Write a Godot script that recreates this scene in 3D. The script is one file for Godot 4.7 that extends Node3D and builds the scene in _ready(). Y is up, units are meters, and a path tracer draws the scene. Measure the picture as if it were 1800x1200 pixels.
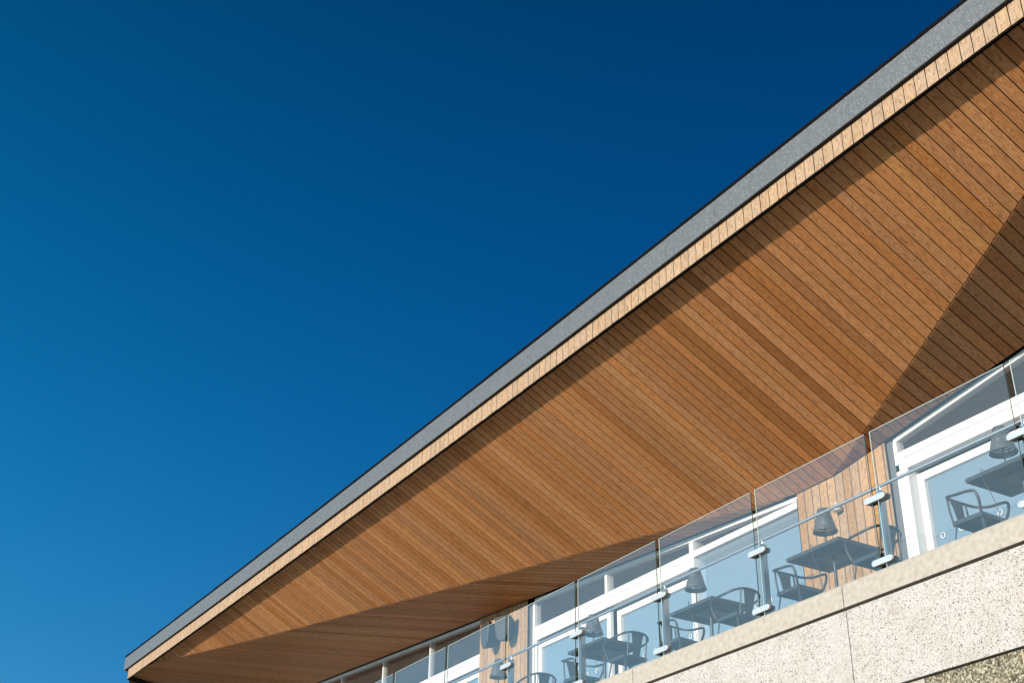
extends Node3D
# A low sun on the folded larch soffit of a pavilion roof, with a glass-fronted terrace below it. Metres, y up, x along the facade.

const PITCH := 0.1491          # cover width of every larch board
const GRID := -8.543           # one seam; all seams of soffit, fascia and wall share this grid
const WALL_Z := -2.0
const DECK := 6.35
const VALLEY := 8.835          # height at which the lit soffit plane meets the wall
const FZ := 1.28               # face of the larch fascia
const X_END := -33.74          # left end of the roof
const X_FAR := 1.0             # right end of what is built
const SUN := Vector3(0.22, 0.195, 1.0)

var rng := RandomNumberGenerator.new()
var M := {}

# ---------------------------------------------------------------- naming
func tag(o: Node, label := "", category := "", group := "", kind := "") -> Node:
	if label: o.set_meta("label", label)
	if category: o.set_meta("category", category)
	if group: o.set_meta("group", group)
	if kind: o.set_meta("kind", kind)
	return o

func thing(called: String, label: String, category: String, at := Vector3.ZERO, turn := 0.0, group := "") -> Node3D:
	var o := Node3D.new()
	o.name = called
	add_child(o, true)
	o.position = at
	o.rotation.y = turn
	tag(o, label, category, group)
	return o

func put(called: String, mesh: Mesh, mat: Material, parent: Node) -> MeshInstance3D:
	var o := MeshInstance3D.new()
	o.name = called
	o.mesh = mesh
	o.material_override = mat
	parent.add_child(o, true)
	return o

func new_st() -> SurfaceTool:
	var st := SurfaceTool.new()
	st.begin(Mesh.PRIMITIVE_TRIANGLES)
	return st

# ---------------------------------------------------------------- shapes
func tri(st: SurfaceTool, a: Vector3, b: Vector3, c: Vector3, out: Vector3, ua := Vector2.ZERO, ub := Vector2.ZERO, uc := Vector2.ZERO) -> void:
	var n := (b - a).cross(c - a)
	if n.length() < 1e-12: return
	n = n.normalized()
	if n.dot(out) > 0.0:
		var t := b; b = c; c = t
		var u := ub; ub = uc; uc = u
	else:
		n = -n
	st.set_normal(n); st.set_uv(ua); st.add_vertex(a)
	st.set_normal(n); st.set_uv(ub); st.add_vertex(b)
	st.set_normal(n); st.set_uv(uc); st.add_vertex(c)

func quad(st: SurfaceTool, a: Vector3, b: Vector3, c: Vector3, d: Vector3, out: Vector3) -> void:
	var w := a.distance_to(b)
	var h := a.distance_to(d)
	tri(st, a, b, c, out, Vector2(0, 0), Vector2(w, 0), Vector2(w, h))
	tri(st, a, c, d, out, Vector2(0, 0), Vector2(w, h), Vector2(0, h))

func box(st: SurfaceTool, x0: float, x1: float, y0: float, y1: float, z0: float, z1: float) -> void:
	var p := func(i: int, j: int, k: int) -> Vector3: return Vector3(x1 if i else x0, y1 if j else y0, z1 if k else z0)
	quad(st, p.call(0,0,1), p.call(1,0,1), p.call(1,1,1), p.call(0,1,1), Vector3(0, 0, z1 - z0))
	quad(st, p.call(0,0,0), p.call(1,0,0), p.call(1,1,0), p.call(0,1,0), Vector3(0, 0, z0 - z1))
	quad(st, p.call(1,0,0), p.call(1,0,1), p.call(1,1,1), p.call(1,1,0), Vector3(x1 - x0, 0, 0))
	quad(st, p.call(0,0,0), p.call(0,0,1), p.call(0,1,1), p.call(0,1,0), Vector3(x0 - x1, 0, 0))
	quad(st, p.call(0,1,0), p.call(1,1,0), p.call(1,1,1), p.call(0,1,1), Vector3(0, y1 - y0, 0))
	quad(st, p.call(0,0,0), p.call(1,0,0), p.call(1,0,1), p.call(0,0,1), Vector3(0, y0 - y1, 0))

func boxm(x0: float, x1: float, y0: float, y1: float, z0: float, z1: float) -> ArrayMesh:
	var st := new_st()
	box(st, x0, x1, y0, y1, z0, z1)
	return st.commit()

# a bar along x whose underside and top follow two heights at each end
func sloped(st: SurfaceTool, xa: float, xb: float, ya0: float, ya1: float, yb0: float, yb1: float, z0: float, z1: float) -> void:
	var q := [Vector3(xa, ya0, z1), Vector3(xb, yb0, z1), Vector3(xb, yb1, z1), Vector3(xa, ya1, z1)]
	var r := [Vector3(xa, ya0, z0), Vector3(xb, yb0, z0), Vector3(xb, yb1, z0), Vector3(xa, ya1, z0)]
	quad(st, q[0], q[1], q[2], q[3], Vector3(0, 0, z1 - z0))
	quad(st, r[0], r[1], r[2], r[3], Vector3(0, 0, z0 - z1))
	quad(st, q[3], q[2], r[2], r[3], Vector3.UP)
	quad(st, q[0], q[1], r[1], r[0], Vector3.DOWN)
	quad(st, q[1], r[1], r[2], q[2], Vector3(xb - xa, 0, 0))
	quad(st, q[0], r[0], r[3], q[3], Vector3(xa - xb, 0, 0))

# a profile in the (z, y) plane run along x
func extrude_x(prof: Array, x0: float, x1: float) -> ArrayMesh:
	var st := new_st()
	var mid := Vector2.ZERO
	for p in prof: mid += p
	mid /= prof.size()
	for i in prof.size():
		var a: Vector2 = prof[i]
		var b: Vector2 = prof[(i + 1) % prof.size()]
		var e := (a + b) / 2 - mid
		quad(st, Vector3(x0, a.y, a.x), Vector3(x1, a.y, a.x), Vector3(x1, b.y, b.x), Vector3(x0, b.y, b.x), Vector3(0, e.y, e.x))
		for x in [x0, x1]:
			tri(st, Vector3(x, mid.y, mid.x), Vector3(x, a.y, a.x), Vector3(x, b.y, b.x), Vector3(x - (x0 + x1) / 2, 0, 0))
	return st.commit()

func tube(st: SurfaceTool, pts: Array, r: float, seg := 8) -> void:
	var rings := []
	var side := Vector3.ZERO
	for i in pts.size():
		var a: Vector3 = pts[maxi(i - 1, 0)]
		var b: Vector3 = pts[mini(i + 1, pts.size() - 1)]
		var d := (b - a).normalized()
		if side == Vector3.ZERO:
			side = d.cross(Vector3.UP if absf(d.y) < 0.9 else Vector3.RIGHT).normalized()
		else:
			side = (side - d * side.dot(d)).normalized()
		var up := d.cross(side)
		var ring := []
		for k in seg:
			var t := TAU * k / seg
			ring.append([side * cos(t) + up * sin(t), pts[i] + (side * cos(t) + up * sin(t)) * r])
		rings.append(ring)
	for i in pts.size() - 1:
		for k in seg:
			var k2 := (k + 1) % seg
			var A = rings[i][k]; var B = rings[i][k2]; var C = rings[i + 1][k2]; var D = rings[i + 1][k]
			smooth_quad(st, A, B, C, D)
	for e in [0, pts.size() - 1]:
		var out: Vector3 = (pts[e] - pts[1 if e == 0 else e - 1])
		for k in seg:
			tri(st, pts[e], rings[e][k][1], rings[e][(k + 1) % seg][1], out)

func smooth_quad(st: SurfaceTool, A: Array, B: Array, C: Array, D: Array) -> void:
	for t in [[A, B, C], [A, C, D]]:
		var n: Vector3 = (t[1][1] - t[0][1]).cross(t[2][1] - t[0][1])
		if n.length() < 1e-12: continue
		if n.dot(t[0][0] + t[1][0] + t[2][0]) > 0.0: t = [t[0], t[2], t[1]]
		for v in t:
			st.set_normal(v[0]); st.set_uv(Vector2.ZERO); st.add_vertex(v[1])

func lathe(st: SurfaceTool, prof: Array, c := Vector3.ZERO, seg := 20) -> void:   # prof of Vector2(radius, height), outside to the right of the run upwards
	for i in prof.size() - 1:
		var a: Vector2 = prof[i]
		var b: Vector2 = prof[i + 1]
		var nn := Vector2(b.y - a.y, a.x - b.x).normalized()
		for k in seg:
			var q := []
			for s in [[k, a], [k + 1, a], [k + 1, b], [k, b]]:
				var t: float = TAU * s[0] / seg
				var dir := Vector3(cos(t), 0, sin(t))
				q.append([dir * nn.x + Vector3.UP * nn.y, c + dir * s[1].x + Vector3.UP * s[1].y])
			smooth_quad(st, q[0], q[1], q[2], q[3])

func rounded(pts: Array, steps := 4) -> Array:      # Catmull-Rom through the points
	var out := []
	for i in pts.size() - 1:
		var p0: Vector3 = pts[maxi(i - 1, 0)]
		var p1: Vector3 = pts[i]
		var p2: Vector3 = pts[i + 1]
		var p3: Vector3 = pts[mini(i + 2, pts.size() - 1)]
		for k in steps:
			out.append(p1.cubic_interpolate(p2, p0, p3, float(k) / steps))
	out.append(pts[-1])
	return out

# ---------------------------------------------------------------- materials
func mat(albedo: Color, rough := 0.7, metal := 0.0) -> StandardMaterial3D:
	var m := StandardMaterial3D.new()
	m.albedo_color = albedo.linear_to_srgb()
	m.albedo_color.a = albedo.a
	m.roughness = rough
	m.metallic = metal
	return m

func noise_tex(size: int, freq: float, ramp: Array, type := FastNoiseLite.TYPE_SIMPLEX_SMOOTH, octaves := 4, sd := 1, constant := false) -> NoiseTexture2D:
	var n := FastNoiseLite.new()
	n.seed = sd
	n.noise_type = type
	n.frequency = freq
	n.fractal_octaves = octaves
	if type == FastNoiseLite.TYPE_CELLULAR:
		n.cellular_return_type = FastNoiseLite.RETURN_CELL_VALUE
		n.fractal_type = FastNoiseLite.FRACTAL_NONE
	var g := Gradient.new()
	g.interpolation_mode = Gradient.GRADIENT_INTERPOLATE_CONSTANT if constant else Gradient.GRADIENT_INTERPOLATE_LINEAR
	var offs := PackedFloat32Array()
	var cols := PackedColorArray()
	for r in ramp:
		offs.append(r[0])
		cols.append(Color(r[1], r[2], r[3]).linear_to_srgb())
	g.offsets = offs
	g.colors = cols
	var t := NoiseTexture2D.new()
	t.width = size
	t.height = size
	t.seamless = true
	t.noise = n
	t.color_ramp = g
	t.generate_mipmaps = false
	return t

func triplanar(m: StandardMaterial3D, tex: Texture2D, metres: float) -> StandardMaterial3D:
	m.albedo_texture = tex
	m.uv1_triplanar = true
	m.uv1_world_triplanar = true
	m.uv1_scale = Vector3.ONE / metres
	return m

# Eight larch boards side by side: flat-sawn growth rings cut through a wavering log, fine pores, a few knots. 1 px = about 1.2 x 2.2 mm.
const STRIPS := 8
const SW := 112
const TEX_H := 1700
const TEX_LEN := 3.74
func wood_texture() -> ImageTexture:
	var r := RandomNumberGenerator.new()
	r.seed = 77
	var fine := FastNoiseLite.new()
	fine.seed = 5
	fine.noise_type = FastNoiseLite.TYPE_SIMPLEX
	fine.frequency = 1.0
	fine.fractal_type = FastNoiseLite.FRACTAL_NONE
	var w := STRIPS * SW
	var data := PackedByteArray()
	data.resize(w * TEX_H * 3)
	for s in STRIPS:
		var cx := r.randf_range(-0.03, 0.03)
		var h0 := r.randf_range(0.012, 0.05)
		var ringw := r.randf_range(0.0045, 0.0075)
		var ph := [r.randf() * TAU, r.randf() * TAU, r.randf() * TAU, r.randf() * TAU]
		var am := [r.randf_range(0.012, 0.03), r.randf_range(0.004, 0.01), r.randf_range(0.004, 0.012)]
		var knots := []
		for k in r.randi_range(0, 3):
			knots.append([r.randf_range(-0.055, 0.055), r.randf() * TEX_LEN, r.randf_range(0.006, 0.015)])
		for y in TEX_H:
			var t := TAU * y / TEX_H
			var ym := TEX_LEN * y / TEX_H
			var c: float = cx + am[2] * sin(t + ph[0])
			var h: float = h0 + am[0] * (1.0 + sin(t * 2.0 + ph[1])) + am[1] * sin(t * 5.0 + ph[2]) + 0.0022 * sin(t * 17.0 + ph[3])
			var ct := cos(t) * 26.0
			var sn := sin(t) * 26.0
			var ct2 := cos(t) * 5.0
			var sn2 := sin(t) * 5.0
			var streak := 0.0
			for x in SW:
				var xm := (x - SW * 0.5) * 0.145 / SW
				var wob := fine.get_noise_3d(xm * 28.0 + s * 9.0, ct2, sn2)
				var dx := xm - c
				var rad := sqrt(dx * dx + h * h) + wob * 0.0035
				var dark := 0.0
				for kn in knots:
					var ky: float = ym - kn[1]
					if absf(ky) < 0.12:
						var kx: float = xm - kn[0]
						var q: float = sqrt(kx * kx + ky * ky * 0.22)
						rad += 0.014 * exp(-q * q / (kn[2] * kn[2] * 4.0))
						var kr: float = sqrt(kx * kx + ky * ky * 0.6)
						if kr < kn[2]:
							dark = maxf(dark, 0.86 - 0.35 * kr / kn[2])
				var f := fposmod(rad / ringw, 1.0)
				var late := smoothstep(0.35, 0.92, f) * (1.0 - smoothstep(0.92, 1.0, f))
				streak = fine.get_noise_3d(xm * 520.0 + s * 31.0, ct, sn)
				var v := 0.97 - 0.62 * late + 0.14 * streak + 0.24 * wob - 0.18 * smoothstep(0.45, 0.8, streak)
				v *= 1.0 - dark
				var i := (y * w + s * SW + x) * 3
				data[i] = int(clampf(pow(clampf(v, 0.02, 1.0), 0.45), 0, 1) * 255.0)
				data[i + 1] = int(clampf(pow(clampf(v * (1.0 - 0.10 * late - 0.15 * dark + 0.10 * wob), 0.02, 1.0), 0.47), 0, 1) * 255.0)
				data[i + 2] = int(clampf(pow(clampf(v * (1.0 - 0.20 * late - 0.25 * dark + 0.16 * wob), 0.02, 1.0), 0.49), 0, 1) * 255.0)
	return ImageTexture.create_from_image(Image.create_from_data(w, TEX_H, false, Image.FORMAT_RGB8, data))

func make_materials() -> void:
	var wood := wood_texture()
	M.wood = mat(Color(1, 1, 1), 0.62)
	M.wood.albedo_texture = wood
	M.wood.vertex_color_use_as_albedo = true
	M.wood.metallic_specular = 0.35
	M.wood.heightmap_enabled = true
	M.wood.heightmap_texture = wood
	M.wood.heightmap_scale = 0.04
	var pale := wood.get_image()
	pale.adjust_bcs(1.16, 0.38, 1.0)
	M.pale_wood = M.wood.duplicate()
	M.pale_wood.albedo_texture = ImageTexture.create_from_image(pale)
	M.black = mat(Color(0.012, 0.010, 0.009), 0.9)
	M.membrane = mat(Color(0.006, 0.006, 0.007), 1.0)
	M.membrane.metallic_specular = 0.15
	M.zinc = triplanar(mat(Color(0.66, 0.66, 0.67), 0.5, 0.6), noise_tex(1024, 0.22, [[0.0, 0.20, 0.21, 0.215], [0.6, 0.245, 0.255, 0.26], [0.86, 0.275, 0.285, 0.29], [1.0, 0.40, 0.41, 0.415]], FastNoiseLite.TYPE_CELLULAR, 1, 3), 2.3)
	M.zinc.uv1_scale = Vector3(0.62, 0.26, 0.62)
	var zr := noise_tex(1024, 0.22, [[0.0, 0.45, 0.45, 0.45], [1.0, 0.9, 0.9, 0.9]], FastNoiseLite.TYPE_CELLULAR, 1, 3)
	M.zinc.roughness_texture = zr
	M.zinc.roughness = 0.7
	M.white = mat(Color(0.60, 0.60, 0.595), 0.35)
	M.jamb = mat(Color(0.10, 0.105, 0.11), 0.5)
	M.glazing = mat(Color(0.6, 0.65, 0.65, 0.008), 0.02)
	M.glazing.transparency = BaseMaterial3D.TRANSPARENCY_ALPHA
	M.door_glass = mat(Color(0.58, 0.76, 0.92, 0.065), 0.02)  # pale blue haze in the colour stands in for reflected sky
	M.door_glass.transparency = BaseMaterial3D.TRANSPARENCY_ALPHA
	M.screen = mat(Color(0.72, 0.80, 0.80, 0.016), 0.03)
	M.screen.transparency = BaseMaterial3D.TRANSPARENCY_ALPHA
	M.glass_edge = mat(Color(0.045, 0.11, 0.095), 0.15)
	M.painted_edge_glint = mat(Color(0.42, 0.52, 0.50), 0.2)  # brightness of the lit pane edges, put into the colour
	M.steel = mat(Color(0.74, 0.76, 0.78), 0.38, 1.0)
	M.post = mat(Color(0.36, 0.37, 0.38), 0.3, 1.0)
	M.clamp = mat(Color(0.58, 0.585, 0.60), 0.42, 0.6)
	M.rubber = mat(Color(0.01, 0.01, 0.01), 0.8)
	M.terrazzo = triplanar(mat(Color(1, 1, 1), 0.8), noise_tex(1024, 0.29, [[0.0, 0.06, 0.05, 0.045], [0.035, 0.20, 0.175, 0.16], [0.075, 0.31, 0.28, 0.26], [0.19, 0.345, 0.322, 0.308], [0.42, 0.405, 0.382, 0.367], [0.75, 0.45, 0.427, 0.41]], FastNoiseLite.TYPE_CELLULAR, 1, 11, true), 2.9)
	for m in [M.terrazzo]:
		m.heightmap_enabled = true
		m.heightmap_texture = m.albedo_texture
		m.heightmap_scale = 0.15
		m.detail_enabled = true
		m.detail_blend_mode = BaseMaterial3D.BLEND_MODE_MUL
		m.detail_albedo = noise_tex(512, 0.012, [[0.0, 0.86, 0.845, 0.82], [0.4, 0.96, 0.955, 0.95], [0.7, 1, 1, 1]], FastNoiseLite.TYPE_SIMPLEX_SMOOTH, 5, 51)
	M.coping = triplanar(mat(Color(1, 1, 1), 0.85), noise_tex(1024, 0.035, [[0.0, 0.24, 0.21, 0.175], [0.3, 0.315, 0.287, 0.247], [0.7, 0.355, 0.328, 0.288], [1.0, 0.40, 0.372, 0.33]], FastNoiseLite.TYPE_SIMPLEX_SMOOTH, 6, 21), 3.3)
	M.aggregate = triplanar(mat(Color(1, 1, 1), 0.95), noise_tex(1024, 0.13, [[0.0, 0.035, 0.032, 0.022], [0.25, 0.09, 0.08, 0.052], [0.5, 0.16, 0.14, 0.095], [0.75, 0.24, 0.215, 0.155], [1.0, 0.42, 0.385, 0.30]], FastNoiseLite.TYPE_CELLULAR, 1, 31), 2.3)
	var bump := noise_tex(512, 0.12, [[0.0, 0, 0, 0], [1.0, 1, 1, 1]], FastNoiseLite.TYPE_SIMPLEX, 3, 32)
	M.aggregate.heightmap_enabled = true
	M.aggregate.heightmap_texture = bump
	M.aggregate.heightmap_scale = 0.8
	M.mortar = mat(Color(0.40, 0.34, 0.24), 0.9)
	M.deck = mat(Color(0.05, 0.047, 0.044), 0.8)
	M.room = mat(Color(0.055, 0.057, 0.06), 0.9)
	M.paint = mat(Color(0.022, 0.025, 0.028), 0.4)
	M.table = mat(Color(0.022, 0.027, 0.029), 0.55)
	M.shade = mat(Color(0.06, 0.065, 0.07), 0.5)
	M.speaker = mat(Color(0.018, 0.018, 0.02), 0.6)
	M.mark = mat(Color(0.75, 0.78, 0.80), 0.5)
	M.fitting = mat(Color(0.45, 0.43, 0.40), 0.4, 0.3)
	M.cord = mat(Color(0.03, 0.03, 0.03), 0.6)
	M.ground = triplanar(mat(Color(1, 1, 1), 0.95), noise_tex(512, 0.03, [[0.0, 0.25, 0.225, 0.185], [0.5, 0.31, 0.285, 0.24], [1.0, 0.37, 0.345, 0.29]], FastNoiseLite.TYPE_SIMPLEX_SMOOTH, 5, 41), 6.0)

# ---------------------------------------------------------------- sky
func sky_colour(dir: Vector3, s: Vector3) -> Color:
	var el := rad_to_deg(asin(clampf(dir.y, -1, 1)))
	if el < 0.0:
		return Color(0.20, 0.22, 0.22)
	var ang := rad_to_deg(acos(clampf(dir.dot(s), -1, 1)))
	var e := el if el < 50.0 else 50.0 + 25.0 * (1.0 - exp(-(el - 50.0) / 25.0))
	var side := clampf((107.0 - ang) / 60.0, -0.8, 1.4)
	var pale := smoothstep(0.22, 1.0, side) * exp(-0.03 * e)
	var r := 0.52 * exp(-0.19 * e)
	var g := 0.545 * exp(-0.053 * e)
	var b := 0.80 * exp(-0.022 * e - 0.0003 * e * e)
	var fg := exp(side * 0.95)
	var fb := exp(side * 0.5)
	var halo := 0.55 * exp(-ang / 14.0)
	return Color(r * fg + halo + 0.62 * pale, g * fg + halo * 0.95 + 0.86 * pale, b * fb + halo * 0.85 + 1.18 * pale)

func make_sky(s: Vector3) -> Sky:
	var w := 512
	var h := 256
	var im := Image.create(w, h, false, Image.FORMAT_RGBF)
	for y in h:
		var th := PI * (y + 0.5) / h
		for x in w:
			var ph := TAU * (x + 0.5) / w
			im.set_pixel(x, y, sky_colour(Vector3(sin(th) * sin(ph), cos(th), -sin(th) * cos(ph)), s))
	var m := PanoramaSkyMaterial.new()
	m.panorama = ImageTexture.create_from_image(im)
	var sky := Sky.new()
	sky.sky_material = m
	return sky

# ---------------------------------------------------------------- the folded roof
func sag(x: float) -> float:
	return 0.00038 * (x + 12.0) * (x + 12.0)

func z_left(x: float) -> float:        # where the crease on the left runs, in plan
	return minf(-2.0 + 0.1605 * (-12.45 - x), 1.25)

func z_right(x: float) -> float:
	return minf(-2.0 + 0.37 * (x + 11.66), 1.25)

func y_lit(x: float, z: float) -> float:
	return VALLEY + (z + 2.0) * (0.513 + sag(x) / 3.25)

func y_left(x: float, z: float) -> float:
	var flat := func(zz: float) -> float: return VALLEY + 0.066 * (-12.45 - x) + 0.0918 * (zz + 2.0)
	var zc := z_left(x)
	return flat.call(z) + (y_lit(x, zc) - flat.call(zc)) * minf(1.0, (z + 2.0) / maxf(zc + 2.0, 0.05))

func y_right(x: float, z: float) -> float:
	var flat := func(zz: float) -> float: return VALLEY + 0.14 * (x + 11.66) + 0.125 * (zz + 2.0)
	var zc := z_right(x)
	return flat.call(z) + (y_lit(x, zc) - flat.call(zc)) * minf(1.0, (z + 2.0) / maxf(zc + 2.0, 0.05))

func wall_top(x: float) -> float:
	if x < -12.45: return y_left(x, -2.0)
	if x > -11.66: return y_right(x, -2.0)
	return VALLEY

func wood_tint(base: Color, spread: float) -> Color:
	var v := rng.randfn(1.0, spread)
	v = clampf(v, 1.0 - 2.2 * spread, 1.0 + 2.0 * spread)
	var hue := rng.randf_range(-1.0, 1.0) * minf(1.0, spread / 0.08)
	if spread > 0.05 and rng.randf() < 0.2:      # now and then a redder, darker heartwood board
		v *= 0.80
		hue = 1.6
	return Color(base.r * v * (1.0 + 0.04 * hue), base.g * v * (1.0 - 0.02 * hue), base.b * v * (1.0 - 0.14 * hue))

# One board: a convex outline in 2D lifted onto a surface, its arrises rounded off, run back by its thickness. uv runs along the board.
func board(st: SurfaceTool, poly: PackedVector2Array, lift: Callable, back: Vector3, tint: Color, along: Vector2, thick := 0.028, bev := 0.0055) -> void:
	var strip := rng.randi() % STRIPS
	var off := rng.randf()
	var flip := rng.randf() < 0.5
	var across := Vector2(-along.y, along.x)
	var lo := 1e9; var hi := -1e9
	for p in poly:
		lo = minf(lo, p.dot(across)); hi = maxf(hi, p.dot(across))
	var n := poly.size()
	var mid := Vector2.ZERO
	for p in poly: mid += p
	mid /= n
	var inner := Geometry2D.offset_polygon(poly, -bev, Geometry2D.JOIN_MITER)
	var shrunk := PackedVector2Array()
	for p in poly:
		var best := p + (mid - p).normalized() * bev
		if inner.size() == 1:
			var d := 1e9
			for q in inner[0]:
				if q.distance_to(p) < d:
					d = q.distance_to(p); best = q
		shrunk.append(best)
	var uv := func(p: Vector2) -> Vector2:
		var u: float = clampf((p.dot(across) - lo) / maxf(hi - lo, 0.12), 0, 1)
		if flip: u = 1.0 - u
		return Vector2((strip + 0.03 + 0.94 * u) / STRIPS, p.dot(along) / TEX_LEN + off)
	st.set_color(tint)
	var c3: Vector3 = lift.call(mid)
	for i in n:
		var j := (i + 1) % n
		var a := poly[i]; var b := poly[j]; var a2 := shrunk[i]; var b2 := shrunk[j]
		var A: Vector3 = lift.call(a); var B: Vector3 = lift.call(b)
		var A2: Vector3 = lift.call(a2); var B2: Vector3 = lift.call(b2)
		if i > 0 and i < n - 1:
			tri(st, lift.call(shrunk[0]), A2, B2, -back, uv.call(shrunk[0]), uv.call(a2), uv.call(b2))
		var e := (A + B) / 2 - c3
		e -= back * e.dot(back)
		var ob := (e.normalized() - back).normalized()
		var Ad := A + back * bev; var Bd := B + back * bev
		tri(st, A2, B2, Bd, ob, uv.call(a2), uv.call(b2), uv.call(b))
		tri(st, A2, Bd, Ad, ob, uv.call(a2), uv.call(b), uv.call(a))
		var Ae := A + back * thick; var Be := B + back * thick
		st.set_color(Color(0.022, 0.016, 0.012))      # seam shade painted in: board sides coloured near black
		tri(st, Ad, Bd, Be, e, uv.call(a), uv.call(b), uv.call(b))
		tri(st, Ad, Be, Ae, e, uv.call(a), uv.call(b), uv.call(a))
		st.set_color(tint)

# strips of a region of the plan, laid along a direction
func strips(region: PackedVector2Array, along: Vector2, origin: float) -> Array:
	var across := Vector2(-along.y, along.x)
	if across.x < 0: across = -across
	var lo := 1e9; var hi := -1e9
	for p in region:
		lo = minf(lo, p.dot(across)); hi = maxf(hi, p.dot(across))
	var out := []
	var i := int(floor((lo - origin) / PITCH))
	while origin + i * PITCH < hi:
		var a := origin + i * PITCH + 0.0058
		var b := origin + (i + 1) * PITCH - 0.0058
		var s := PackedVector2Array([across * a - along * 60, across * b - along * 60, across * b + along * 60, across * a + along * 60])
		for q in Geometry2D.intersect_polygons(region, s):
			if q.size() >= 3:
				var area := 0.0
				for k in q.size(): area += q[k].cross(q[(k + 1) % q.size()])
				if absf(area) > 0.004: out.append(q)
		i += 1
	return out

func build_roof(b: Node3D) -> void:
	var lit_base := Color(0.90, 0.415, 0.165)
	var face_base := Color(0.76, 0.53, 0.345)
	var back := Vector3(0, 1, 0)
	# the three planes of the soffit
	var zo := 1.15
	var lit_region := PackedVector2Array([Vector2(-12.45, -1.995), Vector2(-11.66, -1.995), Vector2(-11.66 + (zo + 2) / 0.37, zo), Vector2(-12.45 - (zo + 2) / 0.1605, zo)])
	var left_region := PackedVector2Array([Vector2(-12.47, -1.995), Vector2(-12.45 - (zo + 2) / 0.1605 - 0.02, zo), Vector2(X_END + 0.05, zo), Vector2(X_END + 0.05, -1.995)])
	var right_region := PackedVector2Array([Vector2(-11.64, -1.995), Vector2(X_FAR, -1.995), Vector2(X_FAR, zo), Vector2(-11.66 + (zo + 2) / 0.37 + 0.02, zo)])
	var lit := func(p: Vector2) -> Vector3: return Vector3(p.x, y_lit(p.x, p.y), p.y)
	var lef := func(p: Vector2) -> Vector3: return Vector3(p.x, y_left(p.x, p.y), p.y)
	var rig := func(p: Vector2) -> Vector3: return Vector3(p.x, y_right(p.x, p.y), p.y)
	var soffit := Node3D.new()
	soffit.name = "soffit"
	b.add_child(soffit, true)
	var rest := new_st()
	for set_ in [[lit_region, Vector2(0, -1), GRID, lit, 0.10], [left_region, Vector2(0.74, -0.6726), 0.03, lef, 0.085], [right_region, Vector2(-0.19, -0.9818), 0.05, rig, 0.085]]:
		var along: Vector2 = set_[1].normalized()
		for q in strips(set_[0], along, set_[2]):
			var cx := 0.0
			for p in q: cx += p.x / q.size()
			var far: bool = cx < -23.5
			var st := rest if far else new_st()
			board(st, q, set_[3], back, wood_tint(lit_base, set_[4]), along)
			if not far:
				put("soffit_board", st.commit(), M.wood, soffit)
	var o := put("far_soffit_boards", rest.commit(), M.wood, soffit)
	tag(o, "", "", "", "stuff")
	# dark battens' void above the boards
	var void_ := new_st()
	for set_ in [[lit_region, lit], [left_region, lef], [right_region, rig]]:
		var q: PackedVector2Array = set_[0]
		var pieces := []
		for k in 24:        # in slices, so that it follows the sagging eave
			var x0 := lerpf(X_END, X_FAR, k / 24.0)
			var x1 := lerpf(X_END, X_FAR, (k + 1) / 24.0)
			pieces += Geometry2D.intersect_polygons(q, PackedVector2Array([Vector2(x0, -3), Vector2(x1, -3), Vector2(x1, 3), Vector2(x0, 3)]))
		for pc in pieces:
			for k in range(1, pc.size() - 1):
				tri(void_, set_[1].call(pc[0]) + back * 0.03, set_[1].call(pc[k]) + back * 0.03, set_[1].call(pc[k + 1]) + back * 0.03, Vector3.DOWN)
	put("soffit_backing", void_.commit(), M.black, b)
	# added black strips that keep sun out of the gaps along both creases
	var sun_stop := new_st()
	for k in 40:
		var xa := lerpf(-12.45, -12.45 - (zo + 2) / 0.1605, k / 40.0)
		var xb := lerpf(-12.45, -12.45 - (zo + 2) / 0.1605, (k + 1) / 40.0)
		var A := Vector3(xa, y_lit(xa, z_left(xa)), z_left(xa)); var B := Vector3(xb, y_lit(xb, z_left(xb)), z_left(xb))
		quad(sun_stop, A + back * 0.004, B + back * 0.004, B + back * 0.045, A + back * 0.045, Vector3.BACK)
	put("crease_sun_stop", sun_stop.commit(), M.black, b)
	sun_stop = new_st()
	for k in 40:
		var xa := lerpf(-11.66, -11.66 + (zo + 2) / 0.37, k / 40.0)
		var xb := lerpf(-11.66, -11.66 + (zo + 2) / 0.37, (k + 1) / 40.0)
		var A := Vector3(xa, y_lit(xa, z_right(xa)), z_right(xa)); var B := Vector3(xb, y_lit(xb, z_right(xb)), z_right(xb))
		quad(sun_stop, A + back * 0.004, B + back * 0.004, B + back * 0.045, A + back * 0.045, Vector3.BACK)
	put("crease_sun_stop", sun_stop.commit(), M.black, b)
	# larch fascia, one upright board after another
	var fascia := Node3D.new()
	fascia.name = "timber_fascia"
	b.add_child(fascia, true)
	var i := int(ceil((X_END - GRID) / PITCH))
	while GRID + (i + 1) * PITCH < X_FAR:
		var x0 := GRID + i * PITCH + 0.0045
		var x1 := GRID + (i + 1) * PITCH - 0.0045
		var jit := rng.randf_range(-0.002, 0.002)
		var dz := rng.randf_range(-0.0015, 0.0015)
		var poly := PackedVector2Array([Vector2(x0, 10.382 + sag(x0) + jit), Vector2(x1, 10.382 + sag(x1) + jit), Vector2(x1, 10.66 + sag(x1)), Vector2(x0, 10.66 + sag(x0))])
		var st := new_st()
		board(st, poly, func(p: Vector2) -> Vector3: return Vector3(p.x, p.y, FZ + dz), Vector3(0, 0, -1), wood_tint(face_base, 0.035), Vector2(0, 1), 0.024, 0.003)
		put("fascia_board", st.commit(), M.pale_wood, fascia)
		i += 1
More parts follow.
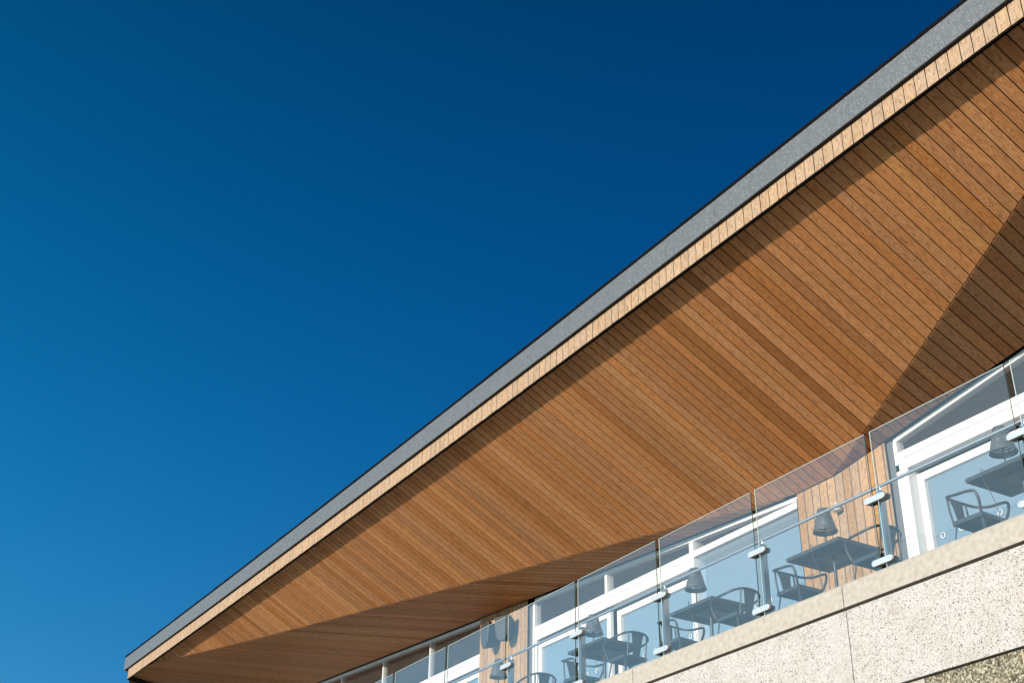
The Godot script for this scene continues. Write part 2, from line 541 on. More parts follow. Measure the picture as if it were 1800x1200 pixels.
	# the same boards returned round the left end
	for k in 20:
		var z0 := FZ - 0.03 - k * PITCH - 0.003
		var z1 := z0 - PITCH + 0.006
		var yb := 10.382 + sag(X_END)
		var st := new_st()
		board(st, PackedVector2Array([Vector2(z1, yb), Vector2(z0, yb), Vector2(z0, 10.66 + sag(X_END)), Vector2(z1, 10.66 + sag(X_END))]), func(p: Vector2) -> Vector3: return Vector3(X_END, p.y, p.x), Vector3(1, 0, 0), wood_tint(face_base, 0.035), Vector2(0, 1), 0.024, 0.003)
		put("fascia_board", st.commit(), M.pale_wood, fascia)
	# zinc edge in sheets, a dark membrane lapped over it
	var x := X_END - 0.14
	var sheets := [2.9, 3.1, 3.0]
	var n := 0
	while x < X_FAR:
		var xe := minf(x + sheets[n % 3], X_FAR)
		var dz := 0.0015 * (n % 2)
		var st := new_st()
		var parts := 4
		for k in parts:
			var xa := lerpf(x, xe - 0.0015, float(k) / parts)
			var xb := lerpf(x, xe - 0.0015, float(k + 1) / parts)
			sloped(st, xa, xb, 10.648 + sag(xa), 10.976 + sag(xa), 10.648 + sag(xb), 10.976 + sag(xb), FZ + 0.005, FZ + 0.05 + dz)
		put("zinc_sheet", st.commit(), M.zinc, b)
		x = xe
		n += 1
	var se := sag(X_END)
	put("zinc_sheet", boxm(X_END - 0.14, X_END - 0.10, 10.648 + se, 10.976 + se, -9.0, FZ + 0.004), M.zinc, b)
	var cap := new_st()
	x = X_END - 0.15
	while x < X_FAR:
		var xe := minf(x + rng.randf_range(0.5, 0.75), X_FAR)
		var up := rng.randf_range(0.0, 0.012)
		sloped(cap, x, xe, 10.979 + sag(x), 11.018 + up + sag(x), 10.979 + sag(xe), 11.014 + up * 0.3 + sag(xe), FZ - 0.4, FZ + 0.062)
		x = xe
	put("roof_membrane", cap.commit(), M.membrane, b)
	var under_shade := new_st()  # black strip painted in as the shade under the zinc overhang
	x = X_END - 0.09
	while x < X_FAR:
		var xe := minf(x + 2.0, X_FAR)
		sloped(under_shade, x, xe, 10.636 + sag(x), 10.6475 + sag(x), 10.636 + sag(xe), 10.6475 + sag(xe), FZ + 0.006, FZ + 0.047)
		x = xe
	put("zinc_shade_strip", under_shade.commit(), M.black, b)
	# the body of the roof, and the closed strip behind fascia and zinc
	put("roof_deck", boxm(X_END + 0.06, X_FAR, 10.90, 10.975, -9.4, FZ - 0.03), M.membrane, b)
	var strip := new_st()
	x = X_END + 0.03
	while x < X_FAR:
		var xe := minf(x + 2.0, X_FAR)
		sloped(strip, x, xe, 10.55 + sag(x), 10.95 + sag(x), 10.55 + sag(xe), 10.95 + sag(xe), FZ - 0.09, FZ - 0.028)
		x = xe
	x = X_END + 0.03
	while x < X_FAR:      # an added black batten keeps sun from leaking through the fascia seams
		var xe := minf(x + 2.0, X_FAR)
		sloped(strip, x, xe, 10.392 + sag(x), 10.549 + sag(x), 10.392 + sag(xe), 10.549 + sag(xe), FZ - 0.043, FZ - 0.029)
		x = xe
	box(strip, X_END + 0.03, X_END + 0.06, 10.45, 11.0, -9.4, FZ - 0.09)
	put("eaves_board", strip.commit(), M.black, b)

# ---------------------------------------------------------------- wall, windows and doors
func frame_bar(parent: Node, called: String, x0: float, x1: float, y0: float, y1: float, z0: float, z1: float, m: Material) -> MeshInstance3D:
	return put(called, boxm(x0, x1, y0, y1, z0, z1), m, parent)

func pane(parent: Node, called: String, x0: float, x1: float, y0: float, y1: float, z: float) -> MeshInstance3D:
	var st := new_st()      # double glazing
	box(st, x0, x1, y0, y1, z - 0.006, z)
	box(st, x0, x1, y0, y1, z - 0.024, z - 0.018)
	return put(called, st.commit(), M.door_glass, parent)

func top_pane(parent: Node, x0: float, x1: float, y0: float, z: float) -> void:
	var st := new_st()
	sloped(st, x0, x1, y0, wall_top(x0) - 0.065, y0, wall_top(x1) - 0.065, z - 0.006, z)
	sloped(st, x0, x1, y0, wall_top(x0) - 0.065, y0, wall_top(x1) - 0.065, z - 0.024, z - 0.018)
	put("clerestory_pane", st.commit(), M.glazing, parent)

func rings(parent: Node, xs: Array, z: float) -> void:
	for x in xs:
		var st := new_st()
		var pts := []
		for k in 17:
			pts.append(Vector3(x + 0.032 * cos(TAU * k / 16.0), 7.556 + 0.034 * sin(TAU * k / 16.0), z + 0.004))
		tube(st, pts, 0.005, 5)
		put("manifestation_ring", st.commit(), M.mark, parent)

func leaf(parent: Node, x0: float, x1: float, z: float, ring_from: float) -> void:
	var d := Node3D.new()
	d.name = "sliding_door"
	parent.add_child(d, true)
	var st := new_st()
	box(st, x0, x0 + 0.10, DECK, 8.44, z - 0.06, z)
	box(st, x1 - 0.10, x1, DECK, 8.44, z - 0.06, z)
	box(st, x0 + 0.10, x1 - 0.10, 8.34, 8.44, z - 0.06, z - 0.002)
	box(st, x0 + 0.10, x1 - 0.10, DECK, DECK + 0.14, z - 0.06, z - 0.002)
	put("door_frame", st.commit(), M.white, d)
	pane(d, "door_pane", x0 + 0.10, x1 - 0.10, DECK + 0.14, 8.34, z - 0.025)
	var xs := []
	var x := ring_from
	while x < x1 - 0.15:
		if x > x0 + 0.15: xs.append(x)
		x += 0.292
	rings(d, xs, z - 0.025)
	var h := new_st()
	box(h, x1 - 0.065, x1 - 0.04, 7.25, 7.65, z, z + 0.04)
	put("door_handle", h.commit(), M.steel, d)

func head(parent: Node, x0: float, x1: float, full: bool) -> void:
	var zf := WALL_Z - 0.03
	frame_bar(parent, "door_head", x0, x1, 8.655, 8.75, -2.24, zf, M.white)
	if full:
		frame_bar(parent, "door_head", x0, x1, 8.595, 8.650, -2.24, zf - 0.004, M.white)
		frame_bar(parent, "door_head", x0, x1, 8.500, 8.590, -2.24, zf - 0.001, M.white)
		frame_bar(parent, "head_groove", x0, x1, 8.589, 8.656, -2.23, zf - 0.012, M.jamb)

func build_wall(b: Node3D) -> void:
	var clad_base := Color(0.72, 0.46, 0.24)
	for span in [[-21.21, -19.50], [-12.45, -10.73]]:
		var c := Node3D.new()
		c.name = "timber_cladding"
		b.add_child(c, true)
		var i := int(floor((span[0] - GRID) / PITCH))
		while GRID + i * PITCH < span[1]:
			var x0: float = maxf(GRID + i * PITCH + 0.005, span[0])
			var x1: float = minf(GRID + (i + 1) * PITCH - 0.005, span[1])
			if x1 - x0 > 0.03:
				var st := new_st()
				board(st, PackedVector2Array([Vector2(x0, DECK), Vector2(x1, DECK), Vector2(x1, wall_top(x1) - 0.004), Vector2(x0, wall_top(x0) - 0.004)]), func(p: Vector2) -> Vector3: return Vector3(p.x, p.y, WALL_Z), Vector3(0, 0, -1), wood_tint(clad_base, 0.08), Vector2(0, 1), 0.022, 0.004)
				put("cladding_board", st.commit(), M.pale_wood, c)
			i += 1
		put("cladding_backing", boxm(span[0], span[1], DECK, VALLEY - 0.05 if span[1] > -15 else 9.25, -2.16, -2.023), M.black, c)
	# slim pale head trim along the sloping top of the glazing
	for span in [[-31.0, -21.215], [-19.34, -12.455], [-10.62, X_FAR]]:
		var st := new_st()
		sloped(st, span[0], span[1], wall_top(span[0]) - 0.065, wall_top(span[0]) - 0.003, wall_top(span[1]) - 0.065, wall_top(span[1]) - 0.003, -2.16, -2.05)
		put("head_trim", st.commit(), M.white, b)
	for x in [-19.42, -10.675]:
		var st := new_st()
		box(st, x - 0.075, x + 0.055, DECK, wall_top(x - 0.075) - 0.08 if x < -12 else wall_top(x - 0.05) - 0.01, -2.16, -2.045)
		put("corner_flashing", st.commit(), M.jamb, b)
	# glazing left of the left cladding
	var g := Node3D.new()
	g.name = "glazed_screen"
	b.add_child(g, true)
	head(g, -31.0, -21.215, true)
	var ms := [-31.0, -29.85, -27.70, -25.53, -23.36, -21.25]
	for k in ms.size() - 1:
		var x0: float = ms[k]
		var x1: float = ms[k + 1]
		put("mullion", boxm(x0 - 0.022, x0 + 0.022, 8.751, wall_top(x0) - 0.07, -2.16, -2.06), M.white, g)
		top_pane(g, x0 + 0.03, x1 - 0.03, 8.75, -2.08)
		leaf(g, x0 + 0.02, x1, -2.07, x0 + 0.3)
	# the doors between the claddings
	g = Node3D.new()
	g.name = "glazed_screen"
	b.add_child(g, true)
	head(g, -19.34, -14.80, true)
	put("door_jamb", boxm(-19.36, -19.30, DECK, 8.75, -2.24, -2.025), M.white, g)
	put("door_jamb", boxm(-19.29, -19.22, DECK, 8.499, -2.24, -2.035), M.white, g)
	leaf(g, -19.20, -17.00, -2.05, -18.9)
	leaf(g, -16.98, -14.86, -2.17, -16.6)
	for x in [-19.33, -17.08]:
		put("mullion", boxm(x - 0.035, x + 0.035, 8.751, wall_top(x + 0.035) - 0.066, -2.16, -2.03), M.white, g)
	top_pane(g, -19.295, -17.115, 8.75, -2.08)
	top_pane(g, -17.045, -14.86, 8.75, -2.08)
	put("mullion", boxm(-14.86, -14.76, DECK, wall_top(-14.76) - 0.066, -2.24, -2.028), M.white, g)
	head(g, -14.76, -12.455, false)
	top_pane(g, -14.76, -12.46, 8.75, -2.08)
	pane(g, "window_pane", -14.76, -12.455, DECK + 0.1, 8.655, -2.08)
	put("sill", boxm(-14.76, -12.455, DECK, DECK + 0.1, -2.16, -2.03), M.white, g)
	rings(g, [-14.3, -14.01, -13.72, -13.495, -13.203, -12.911], -2.08)
	# the doors right of the right cladding
	g = Node3D.new()
	g.name = "glazed_screen"
	b.add_child(g, true)
	head(g, -10.62, X_FAR, true)
	put("door_jamb", boxm(-10.62, -10.565, DECK, 8.654, -2.24, -2.031), M.white, g)
	put("door_jamb", boxm(-10.56, -10.51, DECK, 8.594, -2.24, -2.034), M.white, g)
	put("door_jamb", boxm(-10.505, -10.44, DECK, 8.499, -2.24, -2.032), M.white, g)
	leaf(g, -10.44, -7.05, -2.19, -10.197)
	leaf(g, -7.06, -3.6, -2.10, -6.7)
	leaf(g, -3.6, X_FAR, -2.19, -3.2)
	for x in [-10.59, -6.95, -3.5]:
		put("mullion", boxm(x - 0.03, x + 0.03, 8.751, wall_top(x - 0.03) - 0.066, -2.16, -2.03), M.white, g)
	top_pane(g, -10.56, -6.98, 8.75, -2.08)
	top_pane(g, -6.92, -3.53, 8.75, -2.08)
	top_pane(g, -3.47, X_FAR, 8.75, -2.08)
	# the rooms behind the glass
	put("inner_floor", boxm(-31.2, X_FAR, DECK - 0.2, DECK - 0.004, -9.0, -2.0), M.room, b)
	put("inner_ceiling", boxm(-31.2, X_FAR, 10.25, 10.35, -9.0, -2.2), M.room, b)
	put("back_wall", boxm(-31.2, X_FAR, 0.0, 10.9, -9.3, -9.0), M.room, b)
	put("end_wall", boxm(-31.4, -31.2, 0.0, 10.3, -9.3, -2.0), M.room, b)
	put("end_wall", boxm(X_FAR, X_FAR + 0.2, 0.0, 11.1, -9.3, 1.2), M.room, b)
	put("partition", boxm(-20.6, -20.45, DECK, 10.25, -9.0, -2.17), M.room, b)
	put("partition", boxm(-11.7, -11.55, DECK, 10.25, -9.0, -2.17), M.room, b)

# ---------------------------------------------------------------- terrace
func build_terrace(t: Node3D) -> void:
	put("terrace_deck", boxm(-31.4, X_FAR, 6.15, DECK, -2.0, -0.36), M.deck, t)
	var joints := [-32.84, -29.0, -25.16, -21.32, -17.48, -13.64, -9.80, -5.96, -2.12, X_FAR]
	for k in joints.size() - 1:
		var a: float = joints[k] + 0.006
		var b: float = joints[k + 1] - 0.006
		put("coping_block", extrude_x([Vector2(0.0, 6.128), Vector2(0.0, 6.365), Vector2(-0.032, 6.395), Vector2(-0.36, 6.395), Vector2(-0.36, 6.128)], a, b), M.coping, t)
		put("precast_panel", boxm(a, b, 5.19, 6.10, -0.24, -0.022), M.terrazzo, t)
	put("wall_core", boxm(-32.9, X_FAR, 0.0, 6.12, -0.40, -0.10), M.black, t)
	# below the pale band: rough brown panels on the right, plain concrete on the left
	put("concrete_base", boxm(-32.84, -8.875, 0.0, 5.165, -0.24, -0.03), M.coping, t)
	var x := -8.855
	while x < X_FAR - 0.5:
		put("rough_panel", boxm(x, x + 1.148, 0.0, 5.165, -0.24, -0.03), M.aggregate, t)
		put("mortar_joint", boxm(x + 1.148, x + 1.168, 0.0, 5.165, -0.24, -0.036), M.mortar, t)
		x += 1.168

func stadium(hx: float, hy: float, z0: float, z1: float) -> ArrayMesh:
	var st := new_st()
	var pts := []
	for k in 13: pts.append(Vector2(hx - hy + hy * sin(PI * k / 12.0), hy * cos(PI * k / 12.0)))
	for k in 13: pts.append(Vector2(-hx + hy - hy * sin(PI * k / 12.0), -hy * cos(PI * k / 12.0)))
	var bev := 0.003
	for i in pts.size():
		var a: Vector2 = pts[i]
		var b: Vector2 = pts[(i + 1) % pts.size()]
		if a.distance_to(b) < 1e-5: continue
		var s := 1.0 - bev / hy
		var sh := func(p: Vector2) -> Vector2: return Vector2(signf(p.x) * maxf(absf(p.x) - bev, 0), p.y * s)
		var a2: Vector2 = sh.call(a); var b2: Vector2 = sh.call(b)
		var out := Vector3((a + b).x, (a + b).y, 0)
		tri(st, Vector3(0, 0, z1), Vector3(a2.x, a2.y, z1), Vector3(b2.x, b2.y, z1), Vector3.BACK)
		tri(st, Vector3(0, 0, z0), Vector3(a.x, a.y, z0), Vector3(b.x, b.y, z0), Vector3.FORWARD)
		quad(st, Vector3(a2.x, a2.y, z1), Vector3(b2.x, b2.y, z1), Vector3(b.x, b.y, z1 - bev), Vector3(a.x, a.y, z1 - bev), out.normalized() + Vector3.BACK)
		quad(st, Vector3(a.x, a.y, z1 - bev), Vector3(b.x, b.y, z1 - bev), Vector3(b.x, b.y, z0), Vector3(a.x, a.y, z0), out)
	return st.commit()

func build_balustrade(o: Node3D) -> void:
	var step := 1.9396
	var first := -9.265
	var clamp_mesh := stadium(0.150, 0.034, -0.100, -0.072)
	var pad_mesh := stadium(0.150, 0.033, -0.150, -0.1005)
	for k in range(-12, 5):
		var x := first + k * step
		# post: a flat stainless bar behind each gap between panes
		var st := new_st()
		box(st, x - 0.026, x + 0.026, 6.395, 7.33, -0.235, -0.155)
		put("post", st.commit(), M.post, o)
		st = new_st()
		tube(st, [Vector3(x + 0.0, 7.30, -0.20), Vector3(x + 0.0, 7.365, -0.20)], 0.014, 8)
		put("rail_bracket", st.commit(), M.steel, o)
		for y in [7.21, 6.505]:
			var c := put("clamp", clamp_mesh, M.clamp, o)
			c.position = Vector3(x + 0.008, y, 0)
			var p := put("rubber_pad", pad_mesh, M.rubber, c)
			p.position = Vector3(0.022, -0.012, 0)
			for s in [-1, 1]:
				var sc := new_st()
				lathe(sc, [Vector2(0.009, 0.0), Vector2(0.009, 0.004), Vector2(0.0, 0.005)], Vector3.ZERO, 10)
				var h := put("clamp_screw", sc.commit(), M.steel, c)
				h.rotation.x = PI / 2
				h.position = Vector3(0.115 * s, 0, -0.072)
		# the pane to the right of this post, clear faces and green edges
		var x0 := x + 0.040
		var x1 := x + step - 0.040
		var y0 := 6.41
		var y1 := 7.998
		var zf := -0.101
		var zb := -0.116
		st = new_st()
		quad(st, Vector3(x0, y0, zf), Vector3(x1, y0, zf), Vector3(x1, y1, zf), Vector3(x0, y1, zf), Vector3.BACK)
		quad(st, Vector3(x0, y0, zb), Vector3(x1, y0, zb), Vector3(x1, y1, zb), Vector3(x0, y1, zb), Vector3.FORWARD)
		var m := put("glass_pane", st.commit(), M.screen, o)
		st = new_st()
		quad(st, Vector3(x1, y0, zf), Vector3(x1, y0, zb), Vector3(x1, y1, zb), Vector3(x1, y1, zf), Vector3.RIGHT)
		quad(st, Vector3(x0, y0, zf), Vector3(x1, y0, zf), Vector3(x1, y0, zb), Vector3(x0, y0, zb), Vector3.DOWN)
		put("pane_edge", st.commit(), M.glass_edge, m)
		st = new_st()      # left and top edges plus face strips, their bright glint painted pale
		quad(st, Vector3(x0, y0, zf), Vector3(x0, y0, zb), Vector3(x0, y1, zb), Vector3(x0, y1, zf), Vector3.LEFT)
		quad(st, Vector3(x0, y0, zf + 0.001), Vector3(x0 + 0.007, y0, zf + 0.001), Vector3(x0 + 0.007, y1, zf + 0.001), Vector3(x0, y1, zf + 0.001), Vector3.BACK)
		quad(st, Vector3(x0, y1, zf), Vector3(x1, y1, zf), Vector3(x1, y1, zb), Vector3(x0, y1, zb), Vector3.UP)
		quad(st, Vector3(x0 + 0.007, y1 - 0.005, zf + 0.001), Vector3(x1, y1 - 0.005, zf + 0.001), Vector3(x1, y1, zf + 0.001), Vector3(x0 + 0.007, y1, zf + 0.001), Vector3.BACK)
		put("pane_edge", st.commit(), M.painted_edge_glint, m)
	var r := new_st()
	tube(r, [Vector3(first - 12 * step, 7.385, -0.20), Vector3(-20, 7.385, -0.20), Vector3(first + 4.9 * step, 7.385, -0.20)], 0.0185, 14)
	put("handrail", r.commit(), M.steel, o)

# ---------------------------------------------------------------- furniture
func make_table() -> Node3D:
	var t := thing("table", "", "table")
	var st := new_st()
	box(st, -0.435, 0.435, 0.707, 0.75, -0.34, 0.34)
	put("tabletop", st.commit(), M.table, t)
	st = new_st()
	tube(st, [Vector3(0, 0.02, 0), Vector3(0, 0.70, 0)], 0.021, 12)
	put("pedestal", st.commit(), M.paint, t)
	st = new_st()
	box(st, -0.16, 0.16, 0.690, 0.706, -0.16, 0.16)
	put("top_plate", st.commit(), M.paint, t)
	st = new_st()
	lathe(st, [Vector2(0.25, 0.0), Vector2(0.25, 0.012), Vector2(0.22, 0.022), Vector2(0.035, 0.03)], Vector3.ZERO, 24)
	put("base", st.commit(), M.paint, t)
	return t

# a pressed-steel armchair: bent tube hoop that is both arms and back, a wide splat, splayed legs. It faces +x.
func make_chair() -> Node3D:
	var t := thing("armchair", "", "chair")
	var st := new_st()
	box(st, -0.18, 0.20, 0.438, 0.448, -0.19, 0.19)
	for z in [-0.19, 0.186]: box(st, -0.18, 0.20, 0.405, 0.438, z, z + 0.004)
	for x in [-0.18, 0.196]: box(st, x, x + 0.004, 0.405, 0.438, -0.186, 0.186)
	put("seat", st.commit(), M.paint, t)
	var half := [Vector3(0.19, 0.44, 0.195), Vector3(0.215, 0.55, 0.235), Vector3(0.20, 0.645, 0.262), Vector3(0.12, 0.672, 0.272), Vector3(-0.04, 0.685, 0.27), Vector3(-0.17, 0.715, 0.225), Vector3(-0.235, 0.745, 0.12)]
	var pts := half.duplicate()
	pts.append(Vector3(-0.25, 0.752, 0.0))
	for k in half.size():
		var p: Vector3 = half[half.size() - 1 - k]
		pts.append(Vector3(p.x, p.y, -p.z))
	st = new_st()
	tube(st, rounded(pts, 4), 0.0155, 8)
	put("arm_hoop", st.commit(), M.paint, t)
	for s in [-1.0, 1.0]:
		st = new_st()
		tube(st, [Vector3(-0.19, 0.41, 0.15 * s), Vector3(-0.222, 0.60, 0.15 * s), Vector3(-0.232, 0.735, 0.145 * s)], 0.011, 7)
		put("back_upright", st.commit(), M.paint, t)
	st = new_st()
	var prof := [[0.42, -0.185, 0.055], [0.55, -0.205, 0.07], [0.66, -0.222, 0.085], [0.745, -0.238, 0.105]]
	for k in 3:
		var a: Array = prof[k]
		var b: Array = prof[k + 1]
		for dx in [0.0, -0.004]:
			quad(st, Vector3(a[1] + dx, a[0], -a[2]), Vector3(a[1] + dx, a[0], a[2]), Vector3(b[1] + dx, b[0], b[2]), Vector3(b[1] + dx, b[0], -b[2]), Vector3.RIGHT if dx == 0.0 else Vector3.LEFT)
	put("back_splat", st.commit(), M.paint, t)
	for sx in [-1.0, 1.0]:
		for sz in [-1.0, 1.0]:
			st = new_st()
			var top := Vector3(0.17 * sx + 0.01, 0.42, 0.165 * sz)
			var foot := Vector3(0.225 * sx, 0.0, 0.215 * sz)
			var w := Vector3(0.026 * sx, 0, 0)
			var d := Vector3(0, 0, 0.026 * sz)
			quad(st, top, top - w, foot - w * 0.5, foot, Vector3(0, 0, sz))
			quad(st, top, top - d, foot - d * 0.5, foot, Vector3(sx, 0, 0))
			put("leg", st.commit(), M.paint, t)
	return t

# a table lamp with a perforated conical shade on a thin stem
func make_lamp() -> Node3D:
	var t := thing("table_lamp", "", "lamp")
	var st := new_st()
	lathe(st, [Vector2(0.075, 0.0), Vector2(0.075, 0.012), Vector2(0.02, 0.024), Vector2(0.009, 0.04), Vector2(0.009, 0.34)], Vector3.ZERO, 16)
	put("stem", st.commit(), M.paint, t)
	st = new_st()
	var cols := 30
	var rows := 9
	var at := func(u: float, v: float) -> Array:      # v 0 at the rim, 1 at the top
		var r := lerpf(0.140, 0.068, v)
		var a := TAU * u / cols
		var dir := Vector3(cos(a), 0, sin(a))
		return [(dir + Vector3.UP * 0.25).normalized(), dir * r + Vector3.UP * lerpf(0.275, 0.545, v)]
	for j in rows:
		var v0 := 0.05 + 0.90 * j / rows
		var v1 := 0.05 + 0.90 * (j + 1) / rows
		for k in cols:
			var u0 := float(k) + (0.5 if j % 2 else 0.0)
			var u1 := u0 + 1.0
			var a0 := u0 + 0.31; var a1 := u0 + 0.69
			var b0 := lerpf(v0, v1, 0.29); var b1 := lerpf(v0, v1, 0.71)
			if j == 0:
				smooth_quad(st, at.call(u0, v0), at.call(u1, v0), at.call(u1, v1), at.call(u0, v1))
				continue
			smooth_quad(st, at.call(u0, v0), at.call(u1, v0), at.call(a1, b0), at.call(a0, b0))
			smooth_quad(st, at.call(u1, v0), at.call(u1, v1), at.call(a1, b1), at.call(a1, b0))
			smooth_quad(st, at.call(u1, v1), at.call(u0, v1), at.call(a0, b1), at.call(a1, b1))
			smooth_quad(st, at.call(u0, v1), at.call(u0, v0), at.call(a0, b0), at.call(a0, b1))
	put("lamp_shade", st.commit(), M.shade, t)
	st = new_st()
	lathe(st, [Vector2(0.137, 0.289), Vector2(0.142, 0.262), Vector2(0.146, 0.262), Vector2(0.1405, 0.290)], Vector3.ZERO, 30)
	lathe(st, [Vector2(0.072, 0.53), Vector2(0.068, 0.548), Vector2(0.0, 0.550)], Vector3.ZERO, 24)
	put("shade_rim", st.commit(), M.shade, t)
	st = new_st()
	lathe(st, [Vector2(0.02, 0.33), Vector2(0.034, 0.37), Vector2(0.03, 0.41), Vector2(0.012, 0.44)], Vector3.ZERO, 12)
	put("bulb", st.commit(), M.mark, t)
	st = new_st()
	tube(st, rounded([Vector3(0.0, 0.01, 0.05), Vector3(-0.06, 0.012, 0.16), Vector3(-0.05, 0.012, 0.30), Vector3(-0.04, 0.004, 0.355), Vector3(-0.03, -0.10, 0.362), Vector3(0.02, -0.35, 0.30), Vector3(0.05, -0.70, 0.28)], 5), 0.0035, 5)
	put("cord", st.commit(), M.cord, t)
	return t

func furnish() -> void:
	var table := make_table()
	var chair := make_chair()
	var lamp := make_lamp()
	var tables := [
		[-7.77, -0.63, "square dark table by the rightmost glass panes, one corner in view", 0],
		[-10.52, -0.66, "square dark grey terrace table in front of the right timber wall panel", 0],
		[-12.915, -0.76, "square dark terrace table second from the right timber panel, before the white framed window", 0],
		[-15.12, -0.60, "square dark terrace table in front of the open white sliding door", 0],
		[-18.12, -0.66, "square dark terrace table before the left timber panel, below the wall speakers", 0]]
	for k in tables.size():
		var o: Node3D = table if k == 0 else table.duplicate()
		if k:
			o.name = "table_%03d" % k
			add_child(o, true)
		o.position = Vector3(tables[k][0], DECK, tables[k][1])
		tag(o, tables[k][2], "table", "terrace tables")
	var lamps := [
		[-7.92, -0.60, "perforated cone lamp under the handrail at the right edge of the terrace"],
		[-10.55, -0.60, "perforated grey cone lamp seen against the right timber wall panel"],
		[-13.00, -0.60, "perforated grey cone lamp standing before a white window mullion"],
		[-15.36, -0.58, "perforated cone lamp partly behind a post, beside the white sliding door frame"],
		[-18.10, -0.60, "perforated cone lamp seen against the left timber wall panel, low in the frame"]]
	for k in lamps.size():
		var o: Node3D = lamp if k == 0 else lamp.duplicate()
		if k:
			o.name = "table_lamp_%03d" % k
			add_child(o, true)
		o.position = Vector3(lamps[k][0], DECK + 0.75, lamps[k][1])
		o.rotation.y = 0.35 * k
		tag(o, lamps[k][2], "lamp", "lamps on the terrace tables")
	var chairs := [
		[-8.42, -0.66, 0.05, "dark steel armchair on the left of the rightmost table, arm loop standing clear"],
		[-11.10, -0.62, 0.0, "dark steel armchair on the left of the table before the right timber panel"],
		[-9.80, -0.60, PI, "dark steel armchair right of the table before the right timber panel, back towards us"],
		[-13.52, -0.70, 0.1, "dark steel armchair half hidden by a post, left of the table before the white mullion"],
		[-12.27, -0.66, PI + 0.05, "dark steel armchair right of the table before the white mullion"],
		[-15.72, -0.60, 0.0, "dark steel armchair left of the table before the sliding door, behind a pane edge"],
		[-14.50, -0.56, PI, "dark steel armchair right of the table before the sliding door, two pale bars behind it"],
		[-16.95, -0.62, PI - 0.1, "dark steel armchair at the lower edge, right of the farthest table"]]
	for k in chairs.size():
		var o: Node3D = chair if k == 0 else chair.duplicate()
		if k:
			o.name = "armchair_%03d" % k
			add_child(o, true)
		o.position = Vector3(chairs[k][0], DECK, chairs[k][1])
		o.rotation.y = chairs[k][2]
		tag(o, chairs[k][3], "chair", "armchairs at the terrace tables")

func make_speaker(label: String, at: Vector3, turn: float) -> void:
	var t := thing("wall_speaker", label, "speaker", at, turn, "pair of wall speakers on the left timber panel")
	var out := [Vector2(-0.17, 0.24), Vector2(0.17, 0.24), Vector2(0.185, 0.20), Vector2(0.175, 0.02), Vector2(0.13, -0.15), Vector2(0.06, -0.235), Vector2(-0.06, -0.235), Vector2(-0.13, -0.15), Vector2(-0.175, 0.02), Vector2(-0.185, 0.20)]
	var st := new_st()
	for i in out.size():
		var a: Vector2 = out[i]
		var b: Vector2 = out[(i + 1) % out.size()]
		var e := Vector3((a + b).x, (a + b).y, 0)
		var f := 0.92
		quad(st, Vector3(a.x, a.y, 0.22), Vector3(b.x, b.y, 0.22), Vector3(b.x * 0.6, b.y * 0.8, 0.02), Vector3(a.x * 0.6, a.y * 0.8, 0.02), e)
		quad(st, Vector3(a.x, a.y, 0.22), Vector3(b.x, b.y, 0.22), Vector3(b.x * f, b.y * f, 0.235), Vector3(a.x * f, a.y * f, 0.235), e + Vector3.BACK)
		tri(st, Vector3(0, 0, 0.02), Vector3(a.x * 0.6, a.y * 0.8, 0.02), Vector3(b.x * 0.6, b.y * 0.8, 0.02), Vector3.FORWARD)
	put("cabinet", st.commit(), M.speaker, t)
	st = new_st()
	for i in out.size():
		var a: Vector2 = out[i] * 0.92
		var b: Vector2 = out[(i + 1) % out.size()] * 0.92
		tri(st, Vector3(0, 0, 0.239), Vector3(a.x, a.y, 0.235), Vector3(b.x, b.y, 0.235), Vector3.BACK)
	put("grille", st.commit(), M.cord, t)
	st = new_st()
	box(st, -0.03, 0.03, -0.06, 0.06, -0.06, 0.02)
	put("bracket", st.commit(), M.speaker, t)

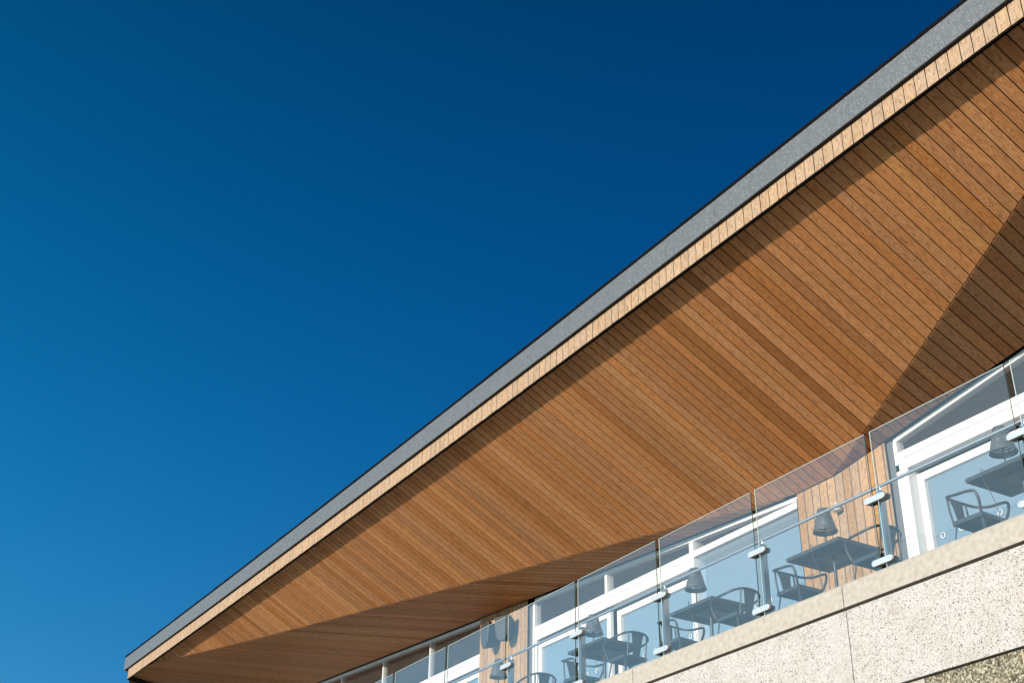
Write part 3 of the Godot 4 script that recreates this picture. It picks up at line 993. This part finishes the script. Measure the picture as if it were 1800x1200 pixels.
# ---------------------------------------------------------------- the place
func _ready() -> void:
	rng.seed = 20240
	# camera: standing on the ground in front of the building, looking up along the facade to the left
	var cam := Camera3D.new()
	cam.name = "camera"
	cam.transform = Transform3D(Basis(Vector3(0.51784543, 0.01504463, -0.8553419), Vector3(0.41743242, 0.86829033, 0.26799643), Vector3(0.74671701, -0.49582816, 0.44336006)).orthonormalized(), Vector3(0, 1.6, 10))
	cam.fov = 29.16
	cam.far = 3000.0
	cam.near = 0.1
	add_child(cam)
	cam.current = true
	# sky and exposure
	var s := SUN.normalized()
	var we := WorldEnvironment.new()
	we.name = "world"
	var env := Environment.new()
	env.background_mode = Environment.BG_SKY
	env.sky = make_sky(s)
	env.background_energy_multiplier = 1.0 / 1.32
	env.tonemap_mode = Environment.TONE_MAPPER_LINEAR
	env.tonemap_exposure = 1.32
	env.sdfgi_enabled = true
	env.ssao_enabled = true
	env.ssil_enabled = true
	we.environment = env
	add_child(we)
	# low winter sun from behind the camera's right shoulder
	var sun := DirectionalLight3D.new()
	sun.name = "sun"
	sun.light_color = Color(1.0, 0.935, 0.865)
	sun.light_energy = 1.6
	sun.light_angular_distance = 0.5
	sun.shadow_enabled = true
	add_child(sun)
	sun.look_at_from_position(s * 50.0, Vector3.ZERO, Vector3.UP)
	make_materials()
	# the ground
	var g := MeshInstance3D.new()
	g.name = "ground"
	var pm := PlaneMesh.new()
	pm.size = Vector2(2400, 2400)
	g.mesh = pm
	g.material_override = M.ground
	add_child(g, true)
	tag(g, "", "", "", "structure")
	# the building with its roof, and the terrace in front of it
	var b := thing("pavilion", "timber clad pavilion with a folded larch soffit, zinc roof edge and white framed glazing", "building")
	build_roof(b)
	build_wall(b)
	var t := thing("terrace_wall", "pale speckled precast terrace wall with beige concrete coping and rough brown base", "wall")
	build_terrace(t)
	var o := thing("glass_balustrade", "frameless glass balustrade with pill shaped steel clamps and a steel handrail", "balustrade", Vector3.ZERO)
	build_balustrade(o)
	furnish()
	make_speaker("left black wall speaker on the left timber panel, turned away to the left", Vector3(-20.50, 8.86, -1.93), -0.12)
	make_speaker("right black wall speaker on the left timber panel, cut by the glass edge", Vector3(-19.98, 8.84, -1.93), 0.3)
	var l := thing("wall_light", "small pale grey dome wall light on the right timber panel", "wall light", Vector3(-11.62, 8.36, -1.998))
	var st := new_st()
	lathe(st, [Vector2(0.0, -0.012), Vector2(0.045, -0.01), Vector2(0.062, 0.0), Vector2(0.058, 0.05), Vector2(0.03, 0.12), Vector2(0.0, 0.13)], Vector3(0, -0.06, 0.065), 16)
	put("hood", st.commit(), M.fitting, l)
	st = new_st()
	box(st, -0.03, 0.03, -0.05, 0.05, 0.0, 0.02)
	put("back_plate", st.commit(), M.fitting, l)
